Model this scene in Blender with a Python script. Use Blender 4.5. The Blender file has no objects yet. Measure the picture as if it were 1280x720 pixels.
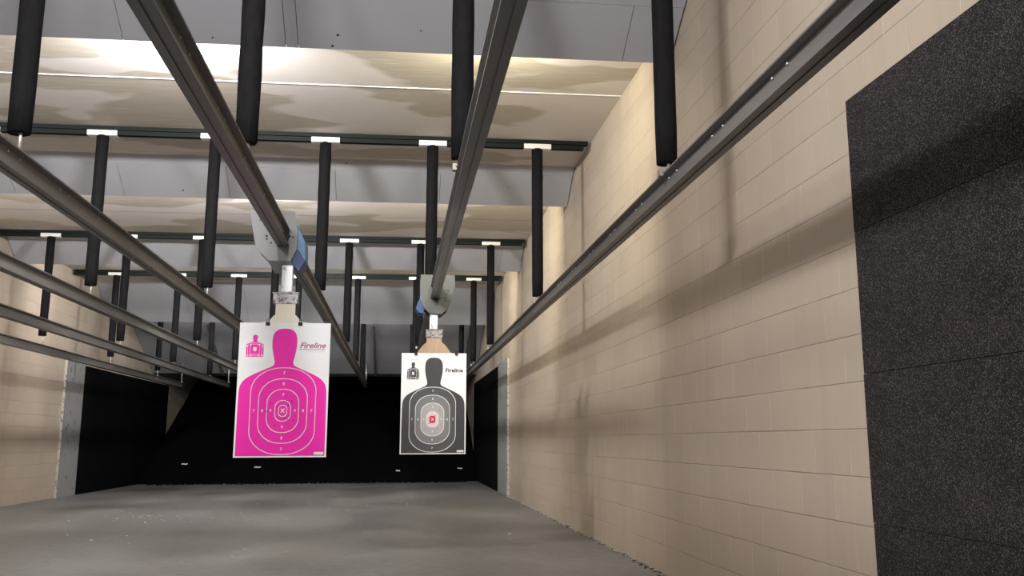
import bpy, bmesh, math, random
from mathutils import Vector, Matrix, noise
random.seed(7)
S = bpy.context.scene
COL = S.collection

# ------------------------------------------------------------------ helpers
class MB:
    """collects shapes, builds ONE mesh object"""
    def __init__(self):
        self.bm = bmesh.new()
    def box(self, x0, x1, y0, y1, z0, z1, mi=0, bevel=0):
        bm = self.bm
        v = [bm.verts.new(p) for p in ((x0,y0,z0),(x1,y0,z0),(x1,y1,z0),(x0,y1,z0),(x0,y0,z1),(x1,y0,z1),(x1,y1,z1),(x0,y1,z1))]
        fs = []
        for q in ((3,2,1,0),(4,5,6,7),(0,1,5,4),(1,2,6,5),(2,3,7,6),(3,0,4,7)):
            f = bm.faces.new([v[i] for i in q]); f.material_index = mi; fs.append(f)
        if bevel:
            es = list({e for f in fs for e in f.edges})
            bmesh.ops.bevel(bm, geom=es, offset=bevel, segments=2, affect='EDGES', profile=.5)
        return self
    def cyl(self, a, b, r, n=20, r2=None, mi=0, cap=True):
        bm = self.bm
        a, b = Vector(a), Vector(b); r2 = r if r2 is None else r2
        d = (b-a).normalized()
        u = d.orthogonal().normalized(); w = d.cross(u)
        A, B = [], []
        for i in range(n):
            t = 2*math.pi*i/n
            k = u*math.cos(t)+w*math.sin(t)
            A.append(bm.verts.new(a+k*r)); B.append(bm.verts.new(b+k*r2))
        for i in range(n):
            f = bm.faces.new((A[i],A[(i+1)%n],B[(i+1)%n],B[i])); f.smooth = True; f.material_index = mi
        if cap:
            bm.faces.new(A[::-1]).material_index = mi
            bm.faces.new(B).material_index = mi
        return self
    def tube(self, zs, rs, cx, cy, n=24, mi=0, ragged=0):
        """vertical sleeve through rings"""
        bm = self.bm; rings = []
        for k, (z, r) in enumerate(zip(zs, rs)):
            ring = []
            for i in range(n):
                t = 2*math.pi*i/n
                dz = ragged*(random.random()-.5) if k == 0 else 0
                ring.append(bm.verts.new((cx+r*math.cos(t), cy+r*math.sin(t), z+dz)))
            rings.append(ring)
        for A, B in zip(rings, rings[1:]):
            for i in range(n):
                f = bm.faces.new((A[i],A[(i+1)%n],B[(i+1)%n],B[i])); f.smooth = True; f.material_index = mi
        bm.faces.new(rings[0][::-1]).material_index = mi; bm.faces.new(rings[-1]).material_index = mi
        return self
    def prism(self, pts, fn, d0, d1, mi=0):
        """polygon of 2-D points extruded; fn(u,v,d)->xyz"""
        bm = self.bm
        A = [bm.verts.new(fn(u,v,d0)) for u,v in pts]; B = [bm.verts.new(fn(u,v,d1)) for u,v in pts]
        n = len(pts)
        bm.faces.new(A).material_index = mi; bm.faces.new(B[::-1]).material_index = mi
        for i in range(n):
            bm.faces.new((A[i],B[i],B[(i+1)%n],A[(i+1)%n])).material_index = mi
        return self
    def poly(self, pts, mi=0):
        self.bm.faces.new([self.bm.verts.new(p) for p in pts]).material_index = mi
        return self
    def build(self, name, mats, parent=None, recalc=True, bevel=0, origin=None):
        if recalc: bmesh.ops.recalc_face_normals(self.bm, faces=self.bm.faces)
        me = bpy.data.meshes.new(name); self.bm.to_mesh(me); self.bm.free()
        if origin is not None:
            me.transform(Matrix.Translation(-Vector(origin)))
        for m in (mats if isinstance(mats, (list,tuple)) else [mats]): me.materials.append(m)
        o = bpy.data.objects.new(name, me); COL.objects.link(o)
        if origin is not None: o.location = origin
        if parent is not None: o.parent = parent
        if bevel:
            b = o.modifiers.new('bevel','BEVEL'); b.width = bevel; b.segments = 2; b.limit_method = 'ANGLE'; b.angle_limit = math.radians(40)
        return o
def thing(name, label, cat, loc=(0,0,0), group=None):
    o = bpy.data.objects.new(name, None); COL.objects.link(o); o.location = loc; o.empty_display_size = .1
    return tag(o, label, cat, group)
def tag(o, label, cat, group=None, kind=None):
    o['label'] = label; o['category'] = cat
    if group: o['group'] = group
    if kind: o['kind'] = kind
    return o
def struct(o, label=None):
    o['kind'] = 'structure'
    return o

# ------------------------------------------------------------------ materials
def mat(name, col, rough=.6, metal=0., spec=.5):
    m = bpy.data.materials.new(name); m.use_nodes = True
    b = m.node_tree.nodes['Principled BSDF']
    b.inputs['Base Color'].default_value = (*col, 1); b.inputs['Roughness'].default_value = rough
    b.inputs['Metallic'].default_value = metal; b.inputs['Specular IOR Level'].default_value = spec
    return m
class NT:
    def __init__(self, m):
        self.t = m.node_tree; self.b = self.t.nodes['Principled BSDF']
    def n(self, typ, **k):
        x = self.t.nodes.new(typ)
        for a, v in k.items(): setattr(x, a, v)
        return x
    def l(self, a, b): self.t.links.new(a, b)
    def coord(self, scale=(1,1,1), rot=(0,0,0), loc=(0,0,0)):
        c = self.n('ShaderNodeTexCoord'); mp = self.n('ShaderNodeMapping')
        mp.inputs['Scale'].default_value = scale; mp.inputs['Rotation'].default_value = rot; mp.inputs['Location'].default_value = loc
        self.l(c.outputs['Object'], mp.inputs['Vector']); return mp.outputs['Vector']
    def noise(self, vec, scale, detail=4, rough=.55, dist=0):
        x = self.n('ShaderNodeTexNoise'); x.inputs['Scale'].default_value = scale; x.inputs['Detail'].default_value = detail
        x.inputs['Roughness'].default_value = rough; x.inputs['Distortion'].default_value = dist
        self.l(vec, x.inputs['Vector']); return x.outputs['Fac']
    def ramp(self, fac, stops, interp='LINEAR'):
        r = self.n('ShaderNodeValToRGB'); e = r.color_ramp; e.interpolation = interp
        while len(e.elements) < len(stops): e.elements.new(.5)
        for el, (p, c) in zip(e.elements, stops):
            el.position = p; el.color = (*c, 1) if len(c) == 3 else c
        self.l(fac, r.inputs['Fac']); return r.outputs['Color']
    def mix(self, fac, a, b, mode='MIX'):
        x = self.n('ShaderNodeMix', data_type='RGBA', blend_type=mode)
        for inp, v in ((x.inputs['Factor'], fac), (x.inputs[6], a), (x.inputs[7], b)):
            if hasattr(v, 'is_output'): self.l(v, inp)
            elif isinstance(v, (int,float)): inp.default_value = v
            else: inp.default_value = (*v, 1)
        return x.outputs[2]
    def bump(self, h, strength=.3, dist=.01):
        x = self.n('ShaderNodeBump'); x.inputs['Strength'].default_value = strength; x.inputs['Distance'].default_value = dist
        self.l(h, x.inputs['Height']); self.l(x.outputs['Normal'], self.b.inputs['Normal'])
    def color(self, c): self.l(c, self.b.inputs['Base Color'])
    def rough(self, c): self.l(c, self.b.inputs['Roughness'])
def g(v): return (v, v, v)

def wall_mat():
    m = mat('painted_block', (.6,.5,.38), .62, spec=.3); t = NT(m)
    c = t.n('ShaderNodeTexCoord'); s = t.n('ShaderNodeSeparateXYZ'); t.l(c.outputs['Object'], s.inputs[0])
    cm = t.n('ShaderNodeCombineXYZ')
    t.l(s.outputs['Y'], cm.inputs['X']); t.l(s.outputs['Z'], cm.inputs['Y'])
    mp = t.n('ShaderNodeMapping'); mp.inputs['Location'].default_value = (.07, .0, 0); t.l(cm.outputs[0], mp.inputs['Vector'])
    def brick(w, offset, mort):
        b = t.n('ShaderNodeTexBrick'); b.offset = offset; b.squash = 1
        b.inputs['Scale'].default_value = 1; b.inputs['Brick Width'].default_value = w; b.inputs['Row Height'].default_value = .196
        b.inputs['Mortar Size'].default_value = mort; b.inputs['Mortar Smooth'].default_value = .5; b.inputs['Bias'].default_value = 0
        b.inputs['Color1'].default_value = (.93,.93,.93,1); b.inputs['Color2'].default_value = (1,1,1,1); b.inputs['Mortar'].default_value = (.99,.99,.99,1)
        t.l(mp.outputs['Vector'], b.inputs['Vector']); return b
    b1 = brick(.392, .5, .0042); b2 = brick(.196, 0, .0022)
    big = t.noise(c.outputs['Object'], .7, 3)
    fine = t.noise(c.outputs['Object'], 60, 3)
    base = t.ramp(big, [(.3, (.50,.42,.335)), (.7, (.55,.465,.375))])
    base = t.mix(1.0, base, b1.outputs['Color'], 'MULTIPLY')
    # bed joints: top-light shade painted as thin dark lines; head joints: patchy pale lines
    dv = t.n('ShaderNodeMath', operation='DIVIDE'); t.l(s.outputs['Z'], dv.inputs[0]); dv.inputs[1].default_value = .196
    pp = t.n('ShaderNodeMath', operation='PINGPONG'); t.l(dv.outputs[0], pp.inputs[0]); pp.inputs[1].default_value = .5
    hz = t.n('ShaderNodeMath', operation='LESS_THAN'); t.l(pp.outputs[0], hz.inputs[0]); hz.inputs[1].default_value = .016
    vm = t.n('ShaderNodeMath', operation='SUBTRACT', use_clamp=True); t.l(b1.outputs['Fac'], vm.inputs[0]); t.l(hz.outputs[0], vm.inputs[1])
    vn = t.n('ShaderNodeMath', operation='MULTIPLY'); t.l(vm.outputs[0], vn.inputs[0]); t.l(t.ramp(t.noise(t.coord((1,1.7,2.6)), 2.1, 2), [(.42, g(.1)), (.62, g(.75))]), vn.inputs[1])
    base = t.mix(vn.outputs[0], base, (.74,.65,.54))
    hn = t.n('ShaderNodeMath', operation='MULTIPLY'); t.l(hz.outputs[0], hn.inputs[0]); t.l(t.ramp(t.noise(t.coord((1,1.2,3)), 1.6, 2), [(.35, g(.15)), (.6, g(.5))]), hn.inputs[1])
    base = t.mix(hn.outputs[0], base, (.26,.21,.165))
    # faint darker vertical streaks down the wall
    st = t.noise(t.coord((1.0, 3.2, .22)), 1.3, 4, .6)
    base = t.mix(t.ramp(st, [(.52, g(0)), (.75, g(.22))]), base, (.30,.26,.21))
    t.color(base)
    inv = t.n('ShaderNodeMath', operation='MULTIPLY_ADD'); t.l(b1.outputs['Fac'], inv.inputs[0]); inv.inputs[1].default_value = -1.0; inv.inputs[2].default_value = 1.0
    inv2 = t.n('ShaderNodeMath', operation='MULTIPLY_ADD'); t.l(b2.outputs['Fac'], inv2.inputs[0]); inv2.inputs[1].default_value = -.3; t.l(inv.outputs[0], inv2.inputs[2])
    fa = t.n('ShaderNodeMath', operation='MULTIPLY_ADD'); t.l(fine, fa.inputs[0]); fa.inputs[1].default_value = .25; t.l(inv2.outputs[0], fa.inputs[2])
    t.bump(fa.outputs[0], .5, .005)
    return m
def ceiling_mat():
    m = mat('stained_board', (.6,.55,.46), .6, spec=.25); t = NT(m)
    v = t.coord((.42, .75, 1), loc=(5.3, 2.2, 0))
    patch = t.noise(v, 1.25, 3, .45, .2)
    dash = t.noise(t.coord((1.6, 14, 1)), 2.2, 3, .6)
    tan = t.ramp(dash, [(.35, (.49,.44,.37)), (.55, (.525,.475,.40)), (.64, (.55,.50,.425)), (.70, (.66,.61,.54))])
    pale = t.ramp(t.noise(t.coord((1,1,1)), 1.2, 3), [(.3, (.72,.67,.63)), (.7, (.77,.72,.675))])
    c = t.mix(t.ramp(patch, [(.485, g(0)), (.51, g(1))]), tan, pale)
    t.color(c)
    return m
def baffle_mat(name='grey_baffle_paint', a=(.43,.435,.47), b=(.48,.485,.52)):
    m = mat(name, a, .55, spec=.3); t = NT(m)
    t.color(t.ramp(t.noise(t.coord(), .9, 4), [(.3, a), (.7, b)]))
    t.bump(t.noise(t.coord(), 25, 3), .05, .005)
    return m
def concrete_floor():
    m = mat('sealed_concrete', (.25,.24,.23), .5, spec=.4); t = NT(m)
    n1 = t.noise(t.coord((.9,.5,1)), .8, 5, .6, .4); n2 = t.noise(t.coord(), 9, 5, .65)
    a = t.ramp(n1, [(.32, (.105,.102,.099)), (.52, (.175,.171,.166)), (.72, (.25,.245,.24))])
    a = t.mix(.22, a, t.ramp(n2, [(.3, g(.08)), (.7, g(.38))]))
    a = t.mix(t.ramp(t.noise(t.coord(), 170, 2), [(.70, g(0)), (.74, g(.55))]), a, g(.5))
    t.color(a); t.rough(t.ramp(n1, [(.3, g(.42)), (.7, g(.58))]))
    t.bump(n2, .06, .004)
    return m
def rubber(name, base, fleck, scale=260, th=.66, rough=.85):
    m = mat(name, base, rough, spec=.25 if rough < .9 else .06); t = NT(m)
    vo = t.n('ShaderNodeTexVoronoi'); vo.inputs['Scale'].default_value = scale; t.l(t.coord(), vo.inputs['Vector'])
    s = t.n('ShaderNodeSeparateColor'); t.l(vo.outputs['Color'], s.inputs[0])
    warm = t.mix(s.outputs['Green'], fleck, (fleck[0]*1.15, fleck[1]*.9, fleck[2]*.85))
    base2 = t.mix(s.outputs['Blue'], base, tuple(x*2.2 for x in base))
    cl = t.noise(t.coord(), 6, 3)
    ad = t.n('ShaderNodeMath', operation='MULTIPLY_ADD'); t.l(cl, ad.inputs[0]); ad.inputs[1].default_value = .28; t.l(s.outputs['Red'], ad.inputs[2])
    t.color(t.mix(t.ramp(ad.outputs[0], [(th+.14, g(0)), (1.0, g(1))]), base2, warm))
    t.bump(s.outputs['Red'], .5, .003)
    return m
def steel(name, base, rough=.42, metal=.75):
    m = mat(name, base, rough, metal); t = NT(m)
    n = t.noise(t.coord((1, .25, 1)), 14, 4)
    t.color(t.ramp(n, [(.3, tuple(x*.85 for x in base)), (.7, tuple(min(1,x*1.12) for x in base))]))
    t.rough(t.ramp(n, [(.3, g(rough-.06)), (.7, g(rough+.08))]))
    return m
def galv_patch(name, base, dark, th=.62, scale=30):
    m = mat(name, base, .45, .4); t = NT(m)
    n = t.noise(t.coord(), scale, 4, .6)
    t.color(t.mix(t.ramp(n, [(th-.03, g(0)), (th+.03, g(1))]), base, dark))
    return m
def foam_mat():
    m = mat('black_foam', (.012,.012,.014), .85, spec=.15); t = NT(m)
    n = t.noise(t.coord((1,1,.4)), 40, 3)
    t.color(t.ramp(n, [(.3, (.0045,.0045,.005)), (.7, (.0085,.008,.009))])); t.bump(n, .15, .004)
    return m
def wood_board(name, a, b):
    m = mat(name, a, .7); t = NT(m)
    t.color(t.ramp(t.noise(t.coord((14,1,2)), 5, 4), [(.3, a), (.7, b)]))
    return m

M_WALL = wall_mat(); M_CEIL = ceiling_mat(); M_BAF = baffle_mat(); M_FLOOR = concrete_floor()
M_DEFL = baffle_mat('deflector_steel', (.34,.34,.355), (.40,.40,.42))
M_MAT = rubber('speckled_rubber', (.0085,.008,.009), (.115,.105,.105), 300, .80)
M_BLACK = rubber('black_rubber', (.002,.002,.0024), (.005,.005,.006), 60, .8, .95)
M_BERM = rubber('granulated_rubber', (.0018,.0018,.0021), (.007,.007,.008), 45, .8, .95)
M_RAIL = steel('rail_steel', (.17,.16,.156), .38, .25)
M_BOLT = mat('bolt_zinc', (.7,.7,.7), .35, .8)
M_FOAM = foam_mat()
M_GREEN = mat('dark_green_channel', (.0022,.0065,.0045), .55, .0, .2)
M_ZINC = galv_patch('bright_zinc', (.82,.82,.80), (.55,.55,.55), .7, 20)
M_ROD = mat('threaded_rod', (.6,.6,.58), .4, .7)
M_CLIP = mat('rail_clip_metal', (.33,.30,.26), .5, .5)
M_BEAD = mat('white_bead', (.86,.84,.82), .4)
M_STRIP = galv_patch('weathered_grey_plate', (.34,.34,.335), (.12,.12,.12), .64, 7)
M_STRIP.node_tree.nodes['Principled BSDF'].inputs['Metallic'].default_value = 0
M_EDGE = galv_patch('chipped_white_edge', (.50,.48,.45), (.22,.20,.18), .56, 22)
M_PLATE = mat('carriage_grey', (.29,.29,.29), .5, .1)
M_PLATE2 = mat('carriage_greenish_grey_shaded', (.115,.12,.112), .5, .1)  # greenish grey, darkened further to paint in the shade on this plate
M_HOLE = mat('hole_dark', (.02,.02,.02), .9)
M_BLUE = mat('blue_cover', (.13,.27,.52), .45); M_BLUE_SHADED = mat('blue_cover_shaded', (.025,.06,.20), .45)
M_ALU = galv_patch('scuffed_aluminium', (.80,.80,.82), (.35,.35,.37), .63, 26)
M_CLAMP = galv_patch('spattered_clamp', (.36,.35,.35), (.10,.075,.075), .55, 38)
M_CREAM = wood_board('cream_backer', (.86,.80,.66), (.90,.85,.73))
M_TANB = wood_board('tan_backer', (.43,.30,.20), (.50,.36,.25))
M_PAPER = mat('white_paper', (.90,.90,.90), .7, spec=.2)
M_PINK = mat('magenta_ink', (.90,.018,.42), .55, spec=.3)
M_PINKW = mat('white_ink_on_pink', (.86,.70,.80), .6)
M_WHITE = mat('white_ink', (.80,.80,.80), .6)
M_CHAR = mat('charcoal_ink', (.045,.043,.047), .6); M_G7 = mat('dark_grey_ink', (.075,.073,.077), .6)
M_G8 = mat('mid_grey_ink', (.20,.195,.20), .6); M_G9 = mat('light_grey_ink', (.40,.39,.40), .6)
M_G10 = mat('pinkish_white_ink', (.72,.60,.62), .6); M_RED = mat('crimson_ink', (.55,.015,.07), .6)
M_LOGO = mat('logo_plum_ink', (.42,.03,.22), .6); M_LOGOB = mat('logo_black_ink', (.03,.03,.035), .6); M_FAINT = mat('faint_pink_ink', (.75,.50,.62), .6); M_FAINTB = mat('faint_grey_ink', (.55,.55,.60), .6)
M_SEAM = mat('dark_joint', (.10,.09,.08), .8)
M_JOINT = mat('floor_joint_filler', (.30,.26,.20), .7)

# ------------------------------------------------------------------ numbers (metres; camera over x=0,y=0)
WR, WL, HC = 1.924, -5.81, 3.955          # right wall, left wall, ceiling
LANE = [1.3608-1.067*k for k in range(7)]  # hanger posts of the seven rails, right to left
RAILX = [x+.013 for x in LANE]
RZ0, RZ1, RHW = 2.179, 2.294, .0385
YEND = 33.0

# ------------------------------------------------------------------ setting
struct(MB().box(WL-.2, WR+.2, -2.5, YEND, -.15, 0).build('floor', M_FLOOR))
struct(MB().box(WL-.2, WR+.2, -2.5, YEND, HC, HC+.15).build('ceiling', M_CEIL))
struct(MB().box(WR, WR+.2, -2.5, YEND, 0, HC).build('wall_right', M_WALL))
struct(MB().box(WL-.2, WL, -2.5, YEND, 0, HC).build('wall_left', M_WALL))
struct(MB().box(WL, WR, YEND-.2, YEND, 0, HC).build('wall_back', M_DEFL))
# bright beads between the ceiling boards
for i, y in enumerate((8.92, 11.36, 20.47)):
    struct(MB().box(WL, WR, y-.008, y+.008, HC-.006, HC+.002).build('trim_%d' % (i+1), M_BEAD))
struct(MB().box(WL, WR, 14.50, 14.508, HC-.001, HC+.002).build('trim_4', M_SEAM))
# control joint in the concrete floor
j = MB(); j.poly([(-1.70,4.0,.001),(-1.69,4.0,.001),(-2.225,25.6,.001),(-2.235,25.6,.001)])
struct(j.build('trim_5', M_JOINT))

# ------------------------------------------------------------------ ceiling baffles
def baffle(yb, zb, yt, label, x0=WL+.01, x1=WR-.01, strip=.16, seams=None, dents=()):
    t = thing('ceiling_baffle', label, 'baffle', ((x0+x1)/2, yb, zb), 'grey angled baffles under the ceiling')
    zt = HC
    L = math.hypot(yt-yb, zt-zb); ey, ez = (yt-yb)/L, (zt-zb)/L; ny, nz = ez, -ey   # n points down range / away
    if ny < 0: ny, nz = -ny, -nz
    def P(x, s, d): return (x, yb+ey*s+ny*d, zb+ez*s+nz*d)
    def slab(name, xa, xb, sa, sb):
        m = MB(); m.prism([(xa,sa),(xb,sa),(xb,sb),(xa,sb)], lambda u,v,d: P(u,v,d), 0, .02)
        o = m.build(name, M_BAF, t); o.matrix_parent_inverse = Matrix.Translation(-t.location); return o
    cuts = [x0]+[s for s in seams if x0 < s < x1]+[x1]
    gp = .0022
    for a, b in zip(cuts, cuts[1:]):
        slab('panel', a+gp, b-gp, 0, L-strip-gp)
    slab('top_strip', x0, x1, L-strip+gp, L-.003)
    if dents:
        for dx, ds, dr in dents:
            m = MB(); m.prism([(dx+dr*math.cos(k*.785), ds+dr*math.sin(k*.785)) for k in range(8)], lambda u,v,d: P(u,v,d), -.0015, .001)
            o = m.build('bullet_dent', M_HOLE, t); o.matrix_parent_inverse = Matrix.Translation(-t.location)
    m = MB(); m.prism([(x0,.01),(x1,.01),(x1,L-.015),(x0,L-.015)], lambda u,v,d: P(u,v,d), .021, .035)
    o = m.build('backing', M_SEAM, t); o.matrix_parent_inverse = Matrix.Translation(-t.location)
    return t
SE = [-5.36,-4.21,-3.06,-1.92,-.745,.42,1.58]
baffle(7.185, 3.632, 6.60, 'nearest grey ceiling baffle, cut off by the top edge of the photo', seams=[-4.2,-3.06,-1.92,-.83,-.745,1.56], dents=((-.47,.13,.010),(-.51,.03,.010),(.10,.2,.006),(-1.32,.06,.007)))
baffle(12.03, 3.615, 11.45, 'grey ceiling baffle just behind the nearest dark green beam', seams=SE, dents=((-.62,.62,.009),(-2.42,.12,.011),(-3.3,.4,.008),(1.2,.3,.007)))
baffle(16.93, 3.607, 16.33, 'grey ceiling baffle between the second and third green beams', seams=SE, strip=.12)
baffle(22.40, 3.320, 21.30, 'farthest grey ceiling baffle, behind the third and last green beam', seams=SE, strip=.03)

# steel deflector plate sloping down behind the last baffle
t = thing('deflector_plate', 'dark grey sloping steel plate above the black rubber berm', 'deflector', (-1.9, 26.6, 2.55))
def dfl(x0, x1, off, th):
    return [(x0,22.95,4.0-.05)], None
a, b = (22.98, 3.94), (26.62, 2.545)
L = math.hypot(b[0]-a[0], b[1]-a[1]); ey, ez = (b[0]-a[0])/L, (b[1]-a[1])/L; ny, nz = -ez, ey
def DP(x, s, d): return (x, a[0]+ey*s+ny*d, a[1]+ez*s+nz*d)
o = MB().prism([(-5.80,0),(WR-.012,0),(WR-.012,L),(-5.80,L)], DP, 0, .025).build('plate', M_DEFL, t); o.matrix_parent_inverse = Matrix.Translation(-t.location)
for x in (-4.18, -.56, 1.60):
    o = MB().prism([(x-.022,1.2),(x+.022,1.2),(x+.022,L-.05),(x-.022,L-.05)], DP, -.07, -.001).build('rib', M_RAIL, t); o.matrix_parent_inverse = Matrix.Translation(-t.location)

# ------------------------------------------------------------------ green strut beams
BEAMS = [(10.45, 'nearest dark green beam across the ceiling'), (15.98, 'second dark green beam from the camera, across the ceiling'), (19.70, 'third and farthest dark green beam across the ceiling')]
for y, lab in BEAMS:
    t = thing('strut_beam', lab, 'beam', (-1.9, y, HC), 'dark green beams across the ceiling')
    for nm, z0, z1, xe, dy in (('upper_channel', HC-.040, HC-.001, 1.885, .0), ('lower_channel', HC-.090, HC-.050, 1.84, .0)):
        m = MB(); xa = -5.76
        # C channel, open face down: back, two sides with in-turned lips
        m.box(xa, xe, y-.035, y+.035, z1-.004, z1)
        for s in (-1, 1):
            m.box(xa, xe, y+s*.035-.002, y+s*.035+.002, z0, z1-.002)
            m.box(xa, xe, min(y+s*.035, y+s*.018), max(y+s*.035, y+s*.018), z0, z0+.004)
        o = m.build(nm, M_GREEN, t); o.matrix_parent_inverse = Matrix.Translation(-t.location)
    o = MB().box(-5.70, 1.80, y-.012, y+.012, HC-.052, HC-.038).build('spacer', M_GREEN, t); o.matrix_parent_inverse = Matrix.Translation(-t.location)

# ------------------------------------------------------------------ rails
RN = ['overhead steel rail nearest the right wall, with no target on it',
      'overhead steel rail carrying the black and grey target',
      'overhead steel rail carrying the pink target',
      'steel rail beside the pink target, highest of four crossing the left edge',
      'steel rail second from the top of the four crossing the left edge',
      'steel rail next to lowest of the four crossing the left edge',
      'steel rail nearest the left wall, lowest of four crossing the left edge']
for k, x in enumerate(RAILX):
    t = thing('overhead_rail', RN[k], 'rail', (x, .9, RZ0), 'overhead target rails')
    y0, y1 = .9, 26.2
    m = MB(); hw = RHW; w = .007; ft = .008
    prof = [(-hw,RZ1),(-hw,RZ1-ft),(-w,RZ1-ft-.006),(-w,RZ0+ft+.006),(-hw,RZ0+ft),(-hw,RZ0),(-.005,RZ0),(-.005,RZ0+.006),(.005,RZ0+.006),(.005,RZ0),(hw,RZ0),(hw,RZ0+ft),(w,RZ0+ft+.006),(w,RZ1-ft-.006),(hw,RZ1-ft),(hw,RZ1)]
    m.prism([(x+u, v) for u, v in prof], lambda u,v,d: (u,d,v), y0, y1)
    o = m.build('i_beam', M_RAIL, t); o.matrix_parent_inverse = Matrix.Translation(-t.location)
    if k < 4:
        s = -1 if k < 2 else 1
        yy = 2.7
        while yy < 9.5:
            for dy in (0, .16):
                o = MB().cyl((x+s*.006, yy+dy, RZ1-.030), (x+s*.014, yy+dy, RZ1-.030), .006, 8).build('bolt', M_BOLT, t)
                o.matrix_parent_inverse = Matrix.Translation(-t.location)
            yy += .78

# ------------------------------------------------------------------ hanger posts
LN = ['on the right-hand rail', "on the grey target's rail", "on the pink target's rail",
      "one rail left of the pink target's", "two rails left of the pink target's", 'on the rail second from left wall', 'on the leftmost rail']
ROWS = [(5.22, 'nearest row, top out of view', None, {0:2.347,1:2.344,2:2.389,3:2.402}),
        (10.45, 'under the nearest green beam', HC-.090, {0:2.342,1:2.36,2:2.379,3:2.389,4:2.39,5:2.39}),
        (15.98, 'under the second green beam', HC-.090, {0:2.350,1:2.372,2:2.372,3:2.372,4:2.378,5:2.362,6:2.425}),
        (19.70, 'under the third green beam', HC-.090, {0:2.36,1:2.36,2:2.36,3:2.36,4:2.37,5:2.325,6:2.415}),
        (23.50, 'farthest row, by the sloping plate', 3.72, {0:2.33,1:2.33,2:2.33,3:2.33,4:2.33,5:2.32,6:2.415})]
for y, rl, ztop, lanes in ROWS:
    for k, zb in lanes.items():
        x = LANE[k]
        if y == 10.45 and k == 5: x += -.01
        zt = HC if ztop is None else ztop
        t = thing('hanger_post', 'black foam-wrapped post %s, %s' % (LN[k], rl), 'post', (x, y, RZ1), 'black foam-wrapped hanger posts')
        inv = Matrix.Translation(-t.location)
        m = MB(); n = 9
        zs = [zb+(zt-.004-zb)*i/n for i in range(n+1)]
        rs = [.057+.0016*math.sin(3.1*i+k) for i in range(n+1)]; rs[0] = .054
        m.tube(zs, rs, x, y, 24, ragged=.012 if y < 6 else 0)
        o = m.build('foam_sleeve', M_FOAM, t); o.matrix_parent_inverse = inv
        o = MB().cyl((x+.008, y, RZ1+.001), (x+.008, y, zb+.05), .009, 10).build('rod', M_ROD, t); o.matrix_parent_inverse = inv
        m = MB().box(x-.032, x+.040, y-.03, y+.03, RZ1, RZ1+.010).box(x-.046, x-.026, y-.022, y+.022, RZ1-.018, RZ1+.016).cyl((x+.008,y,RZ1+.008),(x+.008,y,RZ1+.024), .016, 6)
        o = m.build('rail_clip', M_CLIP, t); o.matrix_parent_inverse = inv
        if ztop is not None and y < 22:
            m = MB().box(x-.14, x+.14, y-.050, y-.037, HC-.098, HC-.046).box(x-.14, x+.14, y-.050, y+.045, HC-.099, HC-.092)
            o = m.build('bracket', M_ZINC, t, bevel=.003); o.matrix_parent_inverse = inv
# end rods of the rails
for k, (x, nm) in enumerate(zip(RAILX, ('right-hand rail',"black and grey target's rail","pink target's rail",'first rail left of the pink target','second rail left of the pink target','second rail from the left wall','rail nearest the left wall'))):
    if k in (0, 1, 3): continue
    o = MB().cyl((x, 26.05, RZ1+.001), (x, 26.05, 2.745), .016, 10).box(x-.035, x+.035, 26.01, 26.09, RZ1+.0005, RZ1+.012).build('end_rod', M_ROD, origin=(x,26.05,RZ1))
    tag(o, 'thin steel rod holding the far end of the %s' % nm, 'rod', 'end rods under the sloping plate')

# ------------------------------------------------------------------ wall panels and strips
PANR = [(1.795, 2.375, 'topmost of the four speckled black rubber panels on the right wall'),
        (1.202, 1.793, 'second from the top of the speckled black rubber panels on the right wall'),
        (.612, 1.200, 'third from the top of the speckled black rubber panels on the right wall'),
        (.022, .610, 'lowest of the speckled black rubber panels on the right wall, by the floor')]
for i, (z0, z1, lab) in enumerate(PANR):
    ye = 4.195+(.004, 0, .006, .002)[i]
    o = MB().box(WR-.026, WR-.0005, -1.2, ye, z0, z1).build('rubber_panel', M_MAT, bevel=.0015, origin=(WR-.013, 1.5, z0))
    tag(o, lab, 'wall panel', 'speckled rubber panels on the right wall')
for s, X, y0, y1, y2, nm in ((1, WR, 18.60, 20.40, 27.0, 'right'), (-1, WL, 19.75, 20.90, 28.4, 'left')):
    xa, xb = sorted((X-s*.0005, X-s*.03))
    o = MB().box(xa, xb, y1+.01, y2, 0.002, 2.33).build('rubber_panel', M_BLACK, origin=(X-s*.015, (y1+y2)/2, 0))
    tag(o, 'plain black rubber panel on the %s wall beside the berm' % nm, 'wall panel')
    t = thing('steel_strip', 'tall weathered grey plate on the %s wall before the black rubber' % nm, 'wall plate', (X, y0, 0))
    xa, xb = sorted((X-s*.0005, X-s*.034))
    o = MB().box(xa, xb, y0+.11, y1, .002, 2.36).build('plate', M_STRIP, t); o.matrix_parent_inverse = Matrix.Translation(-t.location)
    xa, xb = sorted((X-s*.0005, X-s*.038))
    o = MB().box(xa, xb, y0+.04, y0+.11, .002, 2.36).build('edge_bar', M_EDGE, t); o['label'] = 'chipped whitish edge bar'; o.matrix_parent_inverse = Matrix.Translation(-t.location)

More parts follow.
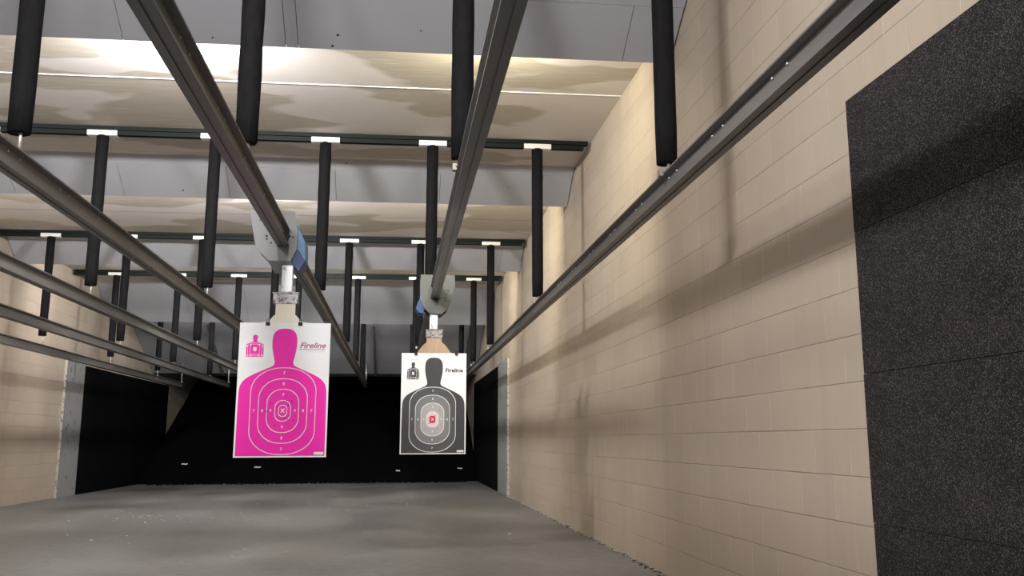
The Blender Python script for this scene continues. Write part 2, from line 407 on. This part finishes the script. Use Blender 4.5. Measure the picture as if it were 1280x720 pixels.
# ------------------------------------------------------------------ granulated rubber berm
m = MB(); bm = m.bm; nx, nyy = 120, 80
V = []
for jx in range(nyy+1):
    row = []
    y = 25.55+(YEND-.21-25.55)*jx/nyy
    for i in range(nx+1):
        e0 = WL+(.032 if y < 28.45 else .002); e1 = WR-(.032 if y < 27.05 else .002); x = e0+(e1-e0)*i/nx
        z = (y-25.70)*.40+.035*noise.noise((x*1.3,y*1.3,0))+.012*noise.noise((x*9,y*9,4))
        if jx < 2: z = max(-.02, z) if jx else -.02
        row.append(bm.verts.new((x,y,max(z,-.02))))
    V.append(row)
for jx in range(nyy):
    for i in range(nx):
        bm.faces.new((V[jx][i],V[jx][i+1],V[jx+1][i+1],V[jx+1][i])).smooth = True
o = m.build('rubber_berm', M_BERM, origin=(-1.9,25.6,0)); tag(o, 'sloping pile of black granulated rubber filling the far end of the range', 'berm', kind='stuff')
# rubber crumbs and casings on the concrete
def bits(name, label, cat, pts, mats, size):
    m = MB()
    for x, y in pts:
        s = size*(.5+random.random()); a = random.random()*6.28
        h = .5*s
        q = [(x+s*math.cos(a+t)*(.6+.6*random.random()), y+s*math.sin(a+t)*(.6+.6*random.random())) for t in (0,1.2,2.3,3.3,4.4,5.4)]
        m.prism(q, lambda u,v,d: (u,v,d), .0005, h)
    return tag(m.build(name, mats), label, cat, kind='stuff')
pts = [(WR-.012-abs(random.gauss(0,.022)), random.uniform(6.2,18)) for _ in range(150)]
pts += [(WR-.02-abs(random.gauss(0,.02)), random.gauss(8.2,.35)) for _ in range(20)]
bits('rubber_crumbs', 'dark rubber crumbs along the foot of the right wall', 'debris', pts, mat('crumb', (.05,.04,.03), .8), .009)
pts = [(WR-.008-abs(random.gauss(0,.012)), random.uniform(6,18.5)) for _ in range(260)]
bits('paint_flakes', 'whitish grit along the foot of the right wall', 'debris', pts, mat('grit', (.55,.52,.47), .8), .010)
pts = [(random.uniform(WL+.3,WR-.3), 25.42-abs(random.gauss(0,.16))) for _ in range(500)]
bits('berm_spill', 'black rubber granules spilled along the front edge of the berm', 'debris', pts, M_BERM, .022)
pts = [(random.gauss(-3.1,.35), random.gauss(14.6,.5)) for _ in range(26)]+[(random.uniform(-4,1.4), random.uniform(9,23)) for _ in range(55)]
bits('paper_flecks', 'pale paper flecks scattered over the concrete floor', 'debris', pts, mat('fleck', (.62,.58,.48), .7), .010)
# paper scraps lying on the berm
for i, (px, y, w, a, lab) in enumerate(((-4.95,26.65,.07,.2,'small white paper scrap on the berm near its left end'),(-3.25,26.45,.09,-.5,'white paper scrap on the berm below the pink target'),(.05,26.2,.05,.3,'small pale scrap on the berm between the two targets'),(1.53,26.3,.09,.9,'white paper scrap on the berm near its right end'))):
    z = (y-25.7)*.40+.03
    m = MB(); c, s = math.cos(a), math.sin(a)
    n = 4
    for q in range(n):
        u0, u1 = -w+2*w*q/n, -w+2*w*(q+1)/n
        h0, h1 = .004*math.sin(q*1.9), .004*math.sin((q+1)*1.9)
        m.poly([(px+c*u0, y+s*u0*.4, z+h0), (px+c*u1, y+s*u1*.4, z+h1), (px+c*u1-s*.02, y+s*u1*.4+.03, z+h1+.025), (px+c*u0-s*.02, y+s*u0*.4+.03, z+h0+.025)])
    o = m.build('paper_scrap', M_PAPER, origin=(px,y,z)); so = o.modifiers.new('thick','SOLIDIFY'); so.thickness = .002
    tag(o, lab, 'scrap', 'paper scraps on the berm')

# ------------------------------------------------------------------ target carriages
def carriage(label, Y, plate, cover, navy, flange, neck, clamp, holes, M_PLATE):
    t = thing('target_carriage', label, 'carriage', (sum(p[0] for p in plate)/len(plate), Y, neck[2]))
    inv = Matrix.Translation(-t.location)
    def add(m, name, mt, **k):
        o = m.build(name, mt, t, **k); o.matrix_parent_inverse = inv; return o
    F = lambda u,v,d: (u,d,v)
    add(MB().prism(plate, F, Y, Y+.006), 'front_plate', M_PLATE, bevel=.002)
    add(MB().prism(plate, F, Y+.26, Y+.266), 'rear_plate', M_PLATE)
    add(MB().prism(cover, F, Y+.03, Y+.25), 'side_cover', M_BLUE, bevel=.006)['label'] = 'light blue side cover'
    add(MB().prism(navy, F, Y+.015, Y+.25), 'shaded_underside', M_BLUE_SHADED, bevel=.004)['label'] = 'shaded underside of the blue cover'  # underside of the same cover, its shade painted as a darker blue
    (xa,za),(xb,zb_),(xc,zc),(xd,zd) = flange
    m = MB()
    A = [(xa,Y,za),(xb,Y,zb_),(xc,Y+.09,zc),(xd,Y+.09,zd)]
    bm = m.bm; v0 = [bm.verts.new(p) for p in A]; v1 = [bm.verts.new((p[0],p[1]+.004,p[2]-.005)) for p in A]
    bm.faces.new(v0); bm.faces.new(v1[::-1])
    for i in range(4): bm.faces.new((v0[i],v1[i],v1[(i+1)%4],v0[(i+1)%4]))
    add(m, 'bottom_flange', M_PLATE)
    m = MB()
    for hx, hz, r in holes: m.cyl((hx,Y-.0008,hz),(hx,Y+.003,hz), r, 10)
    add(m, 'bullet_holes', M_HOLE)
    x0, x1, z0, z1 = neck
    add(MB().box(x0,x1,Y+.02,Y+.07,z0,z1+.05,bevel=.006), 'neck_tube', M_ALU)['label'] = 'scuffed bright metal neck'
    x0, x1, z0, z1 = clamp
    m = MB().box(x0,x1,Y-.005,Y+.02,z0,z1).box(x0,x1,Y+.036,Y+.085,z0,z1).box(x0-.004,x1+.004,Y-.012,Y+.09,z1-.008,z1)
    cl = add(m, 'clamp', M_CLAMP); cl['label'] = 'spattered metal clamp'
    for bx in (x0+.03, x1-.03):
        o = MB().cyl((bx,Y-.014,(z0+z1)/2),(bx,Y-.005,(z0+z1)/2),.012,6).build('bolt', M_CLIP, cl)
    return t
P1 = [(-.984,2.417),(-.695,2.412),(-.672,2.285),(-.672,2.160),(-.708,2.083),(-.850,2.083),(-.935,2.170)]
carriage('grey target carriage with blue side cover on the rail above the pink target', 6.95, P1,
    [(-.71,2.33),(-.675,2.325),(-.622,2.215),(-.617,2.10),(-.655,2.045),(-.70,2.09)],
    [(-.70,2.16),(-.668,2.165),(-.618,2.085),(-.655,2.012),(-.705,2.075)],
    ((-.850,2.083),(-.706,2.083),(-.676,2.018),(-.815,2.02)),
    (-.764,-.690,1.880,2.01), (-.806,-.650,1.806,1.878),
    [(-.868,2.245,.007),(-.866,2.225,.006),(-.838,2.20,.006),(-.77,2.262,.007),(-.722,2.245,.007),(-.700,2.24,.006),(-.728,2.235,.004),(-.915,2.35,.004)], M_PLATE)
P2 = [(.179,2.392),(.483,2.390),(.487,2.300),(.462,2.190),(.420,2.085),(.374,2.040),(.262,2.045),(.215,2.09),(.182,2.160)]
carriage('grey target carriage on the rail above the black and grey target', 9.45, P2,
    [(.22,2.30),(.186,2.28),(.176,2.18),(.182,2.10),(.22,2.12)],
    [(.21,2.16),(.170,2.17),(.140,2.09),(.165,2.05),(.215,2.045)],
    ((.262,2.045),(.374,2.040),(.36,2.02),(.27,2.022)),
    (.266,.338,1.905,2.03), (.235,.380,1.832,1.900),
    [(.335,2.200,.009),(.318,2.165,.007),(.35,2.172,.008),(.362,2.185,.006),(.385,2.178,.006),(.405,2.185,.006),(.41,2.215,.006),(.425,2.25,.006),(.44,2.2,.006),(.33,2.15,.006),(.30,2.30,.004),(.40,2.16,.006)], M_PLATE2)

# ------------------------------------------------------------------ paper targets
def smooth_loop(pts, k=6):
    n = len(pts); out = []
    for i in range(n):
        p0, p1, p2, p3 = pts[(i-1)%n], pts[i], pts[(i+1)%n], pts[(i+2)%n]
        for s in range(k):
            t = s/k
            out.append(tuple(.5*((2*p1[c])+(-p0[c]+p2[c])*t+(2*p0[c]-5*p1[c]+4*p2[c]-p3[c])*t*t+(-p0[c]+3*p1[c]-3*p2[c]+p3[c])*t**3) for c in (0,1)))
    return out
HALF = [(.001,.044),(.062,.049),(.105,.068),(.130,.100),(.137,.150),(.132,.200),(.117,.250),(.105,.285),(.104,.307),(.125,.327),(.2,.350),(.33,.390),(.405,.420),(.455,.458),(.476,.51),(.480,.62),(.482,.80)]
def silhouette():
    h = []
    n = len(HALF)
    for i in range(n-1):
        p0, p1, p2, p3 = HALF[max(i-1,0)], HALF[i], HALF[i+1], HALF[min(i+2,n-1)]
        for s in range(5):
            t = s/5
            h.append(tuple(.5*((2*p1[c])+(-p0[c]+p2[c])*t+(2*p0[c]-5*p1[c]+4*p2[c]-p3[c])*t*t+(-p0[c]+3*p1[c]-3*p2[c]+p3[c])*t**3) for c in (0,1)))
    h.append((.482,.990))
    return [(.5+a,b) for a,b in h]+[(.5-a,b) for a,b in h[::-1]]
def stadium(cu, cv, hw, hh, rx, ry, W, H, n=14):
    """rounded rectangle in metres -> (u,v) list"""
    out = []
    for sx, sy, a0 in ((1,-1,-90),(1,1,0),(-1,1,90),(-1,-1,180)):
        for i in range(n+1):
            a = math.radians(a0+90*i/n)
            out.append((cu*W+sx*(hw-rx)+rx*math.cos(a), cv*H+sy*(hh-ry)+ry*math.sin(a)))
    return out
def text_mesh(body, size, shear=0, bold=0, sx=1):
    c = bpy.data.curves.new('txt','FONT'); c.body = body; c.size = size; c.shear = shear; c.offset = bold; c.align_x = 'CENTER'; c.align_y = 'CENTER'; c.resolution_u = 3; c.fill_mode = 'FRONT'
    o = bpy.data.objects.new('txt', c); COL.objects.link(o)
    bpy.context.view_layer.update()
    e = o.evaluated_get(bpy.context.evaluated_depsgraph_get()); me = e.to_mesh()
    vs = [(v.co.x*sx, v.co.y) for v in me.vertices]; fs = [tuple(p.vertices) for p in me.polygons]
    e.to_mesh_clear(); bpy.data.objects.remove(o); bpy.data.curves.remove(c)
    return vs, fs
def paper_target(label, x0, x1, z0, z1, Y, style):
    W, H = x1-x0, z1-z0
    t = thing('paper_target', label, 'target', ((x0+x1)/2, Y, z0))
    inv = Matrix.Translation(-t.location)
    def add(m, name, mt):
        o = m.build(name, mt, t, recalc=False); o.matrix_parent_inverse = inv; return o
    lay = [0]
    E = .00035
    def P(u, v, k): return (x0+u, Y-.0008-E*k, z1-v)     # u,v metres from top-left
    sh = MB().box(x0, x1, Y-.0006, Y+.0006, z0, z1); bmesh.ops.recalc_face_normals(sh.bm, faces=sh.bm.faces)
    add(sh, 'sheet', M_PAPER)
    def fill(m, uv, k, mi=0): m.poly([P(u,v,k) for u,v in uv[::1]], mi)
    def ring(m, outer, inner, k, mi=0):
        n = len(outer)
        for i in range(n):
            m.poly([P(*outer[i],k),P(*outer[(i+1)%n],k),P(*inner[(i+1)%n],k),P(*inner[i],k)], mi)
    def txt(m, body, u, v, size, k, mi=0, **kw):
        vs, fs = text_mesh(body, size, **kw)
        bv = [m.bm.verts.new(P(u+a, v-b, k)) for a,b in vs]
        for f in fs:
            try: m.bm.faces.new([bv[i] for i in f]).material_index = mi
            except ValueError: pass
    def dashes(m, u0, u1, v, h=.004):
        # the fine print is too small to read: a row of short strokes
        u = u0; rr = random.Random(int(v*1000))
        while u < u1:
            q = rr.uniform(.006,.014); m.poly([P(u*W,v*H,1),P((u+q)*W,v*H,1),P((u+q)*W,v*H+h,1),P(u*W,v*H+h,1)]); u += q+.006
    pink = style == 'pink'
    ink = M_PINK if pink else M_CHAR; line = M_PINKW if pink else M_WHITE
    m = MB(); fill(m, [(u*W,v*H) for u,v in silhouette()], 1); add(m, 'silhouette', ink)
    cu, cv = (.509,.660) if pink else (.488,.660)
    if pink: R = [(.358,.322,.72,'7'),(.268,.240,.80,'8'),(.176,.162,.85,'9'),(.088,.079,.88,''),(.049,.044,.85,'')]
    else:    R = [(.357,.322,.72,'7'),(.267,.243,.80,'8'),(.180,.165,.85,'9'),(.098,.080,.80,'')]
    if not pink:
        for (hw, hh, q, _), mt, nm, k in zip(R, (M_G7,M_G8,M_G9,M_G10), ('outer_zone','middle_zone','inner_zone','bullseye_zone'), (2,3,4,5)):
            m = MB(); fill(m, stadium(cu,cv,hw*W,hh*H,hw*W*.93,hw*W*q,W,H), k); add(m, nm, mt)
        m = MB(); fill(m, stadium(cu,cv,.046*W,.036*H,.028*W,.028*W,W,H), 6); add(m, 'bullseye', M_RED)['label'] = 'crimson bullseye'
    m = MB(); lw = .0021 if pink else .0024
    for i, (hw, hh, q, _) in enumerate(R[:3] if not pink else R):
        o_ = stadium(cu,cv,hw*W,hh*H,hw*W*.93,hw*W*q,W,H); i_ = stadium(cu,cv,hw*W-2*lw,hh*H-2*lw,hw*W*.93-lw,hw*W*q-lw,W,H)
        ring(m, o_, i_, 7)
    add(m, 'scoring_rings', line)
    m = MB()
    for num, du, dv in (('7',.313,.281),('8',.222,.200),('9',.132,.120)):
        for u, v in ((cu-du,cv),(cu+du,cv),(cu,cv-dv),(cu,cv+dv)):
            txt(m, num, u*W, v*H, .024, 8, bold=.0006)
    txt(m, 'X', cu*W, cv*H, .034 if pink else .030, 8, bold=.0014)
    add(m, 'numerals', line)
    # small repeat of the figure, top left
    mu, mv, mw, mh = (.075,.085,.20,.175) if pink else (.085,.085,.19,.18)
    mm = MB()
    fill(mm, [((mu+u*mw)*W,(mv+v*mh)*H) for u,v in silhouette()], 1)
    add(mm, 'small_silhouette', ink)
    mm = MB()
    c2u, c2v = mu+mw*.5, mv+mh*.66
    for hw, hh in ((.40,.28),(.27,.22)):
        o_ = stadium(c2u,c2v,hw*mw*W,hh*mh*H,hw*mw*W*.4,hw*mw*W*.4,W,H,4); i_ = stadium(c2u,c2v,hw*mw*W-.0022,hh*mh*H-.0022,hw*mw*W*.35,hw*mw*W*.35,W,H,4); ring(mm, o_, i_, 2)
    fill(mm, stadium(c2u,c2v,.09*mw*W,.085*mh*H,.004,.004,W,H,4), 2)
    for u, v in ((.09,.53),(.91,.53),(.26,.47),(.74,.47),(.09,.93),(.27,.93),(.73,.93),(.91,.93)):
        fill(mm, stadium(mu+u*mw,mv+v*mh,.0045,.0045,.001,.001,W,H,2), 3)
    add(mm, 'small_rings', M_WHITE)
    mm = MB()
    if pink:
        txt(mm, 'Fireline', .805*W, .172*H, .050, 1, shear=.35, bold=.0010, sx=1.08)
        mm.poly([P(.665*W,.199*H,1),P(.945*W,.199*H,1),P(.945*W,.2035*H,1),P(.665*W,.2035*H,1)])
        add(mm, 'lettering', M_LOGO)
        mm = MB(); dashes(mm, .735, .945, .216); add(mm, 'fine_print', M_FAINT)
    else:
        txt(mm, 'Fireline', .81*W, .174*H, .046, 1, bold=.0014, sx=1.12)
        add(mm, 'lettering', M_LOGOB)
        mm = MB(); dashes(mm, .69, .93, .212); dashes(mm, .10, .25, .048); dashes(mm, .08, .26, .064, .007)
        add(mm, 'fine_print', M_FAINTB)
    # white stock label bottom right
    mm = MB(); fill(mm, stadium(.918,.972,.052*W,.010*H,.004,.004,W,H,4), 9); add(mm, 'stock_label', M_WHITE)
    # bullet holes
    rnd = random.Random(3 if pink else 5); mm = MB()
    pts = [(.37,.60),(.61,.60),(.57,.62),(.335,.665),(.57,.725),(.63,.73),(.43,.765),(.55,.585),(.60,.585),(.455,.63),(.53,.715)] if pink else [(.60,.57),(.42,.645),(.425,.665),(.43,.70),(.56,.745),(.53,.62),(.45,.70),(.44,.685),(.405,.60)]
    for u, v in pts:
        fill(mm, [(u*W+.0035*math.cos(a)*rnd.uniform(.7,1.3), v*H+.0035*math.sin(a)*rnd.uniform(.7,1.3)) for a in [i*math.pi/4 for i in range(8)]], 10)
    add(mm, 'bullet_holes', M_HOLE)
    return t
paper_target('pink and white paper target with magenta head-and-shoulders figure', -1.004, -.437, .843, 1.682, 6.95, 'pink')
paper_target('white paper target with charcoal figure and crimson bullseye', .027, .594, .826, 1.693, 9.45, 'grey')
# the shaped backer boards the sheets are clipped to
def backer(label, mt, Y, pts, clips):
    t = thing('backer_board', label, 'backer board', (pts[0][0], Y, pts[0][1]))
    inv = Matrix.Translation(-t.location)
    o = MB().prism(pts, lambda u,v,d: (u,d,v), Y+.0007, Y+.008).build('board', mt, t); o.matrix_parent_inverse = inv
    for cx, cz in clips:
        m = MB()
        m.prism([(-.012,0),(.020,0),(.004,.020),(-.002,.020)], lambda u,v,d: (d,Y+u,cz-.016+v), cx-.013, cx+.013)
        m.cyl((cx-.008,Y+.001,cz),(cx-.004,Y-.008,cz+.022),.0022,6).cyl((cx+.008,Y+.001,cz),(cx+.004,Y-.008,cz+.022),.0022,6)
        o = m.build('binder_clip', M_HOLE, t); o['label'] = 'black binder clip'; o.matrix_parent_inverse = inv
def shape(c, hn, zt, zf, hs, zs, hb, zb):
    r = [(hn,zt),(hn,zf)]+[(hn+(hs-hn)*k, zf+(zs-zf)*(k**1.3)) for k in (.25,.5,.75,1)]+[(hb,zs-.02),(hb,zb)]
    return [(c+a,b) for a,b in r]+[(c-a,b) for a,b in r[::-1]]
backer('cream backer board holding up the pink target', M_CREAM, 6.95, shape(-.727,.062,1.875,1.735,.10,1.690,.24,1.0), [(-.832,1.682),(-.629,1.682)])
backer('tan wooden backer board holding up the black and grey target', M_TANB, 9.45, shape(.308,.066,1.895,1.79,.145,1.70,.24,1.0), [(.150,1.693),(.505,1.693)])

# ------------------------------------------------------------------ lights: strip lamps tucked behind the baffles, plus added fill lamps
def strip(x, y, z, power, tilt, col=(1,.95,.87), w=1.2, h=.10):
    d = bpy.data.lights.new('strip_lamp','AREA'); d.shape = 'RECTANGLE'; d.size = w; d.size_y = h; d.energy = power; d.color = col
    o = bpy.data.objects.new('strip_lamp', d); COL.objects.link(o); o.location = (x,y,z)
    o.rotation_euler = (math.radians(90-tilt), 0, 0)       # faces down range (+y), tilted down by tilt
    return o
NEUTRAL, WARM = (1,.985,.985), (1,.93,.72)
for x, pw in ((-.80,150),(-2.3,10),(-4.2,26)): strip(x, 2.35, 3.74, pw, 34, NEUTRAL, w=.55, h=.12)
for y, z, q in ((7.42,3.72,1),(12.27,3.71,1.05),(17.17,3.70,.8)):
    for x, pw, c in ((.65,50,WARM),(-1.75,150,NEUTRAL),(-4.3,62,NEUTRAL)): strip(x, y, z, pw*q, 2, c, w=.5, h=.12)
for x in (.2,-1.9,-4.0): strip(x, 22.55, 3.38, 20, 0, NEUTRAL)
for x, pw in ((-.82,55),(-2.5,95)): strip(x, -1.8, 3.74, pw, 25, NEUTRAL, w=.5, h=.12)  # unseen fill lamps added behind the camera, the stronger one for the targets

w = bpy.data.worlds.new('World'); S.world = w; w.use_nodes = True
w.node_tree.nodes['Background'].inputs['Color'].default_value = (.9,.95,1,1); w.node_tree.nodes['Background'].inputs['Strength'].default_value = .03

# ------------------------------------------------------------------ camera
cam = bpy.data.cameras.new('Camera'); co = bpy.data.objects.new('Camera', cam); COL.objects.link(co); S.camera = co
cam.sensor_width = 36; cam.lens = 1327.57*36/1280; cam.shift_x = -37.55/1280; cam.shift_y = -94.53/1280; cam.clip_start = .05
ya, pi, ro = .134, .211, .0046
c, s = math.cos(ya), math.sin(ya); A = Matrix(((c,-s,0),(s,c,0),(0,0,1)))
c, s = math.cos(pi), math.sin(pi); B = Matrix(((1,0,0),(0,c,s),(0,-s,c)))
c, s = math.cos(ro), math.sin(ro); Cc = Matrix(((c,0,-s),(0,1,0),(s,0,c)))
R = Cc @ B @ A       # rows: right, forward, up
mw = Matrix((( R[0][0], R[2][0], -R[1][0], 0),( R[0][1], R[2][1], -R[1][1], 0),( R[0][2], R[2][2], -R[1][2], .9427),(0,0,0,1)))
co.matrix_world = mw
S.view_settings.view_transform = 'Standard'; S.view_settings.look = 'None'; S.view_settings.gamma = 1; S.view_settings.use_curve_mapping = False
S.view_settings.exposure = 0.0
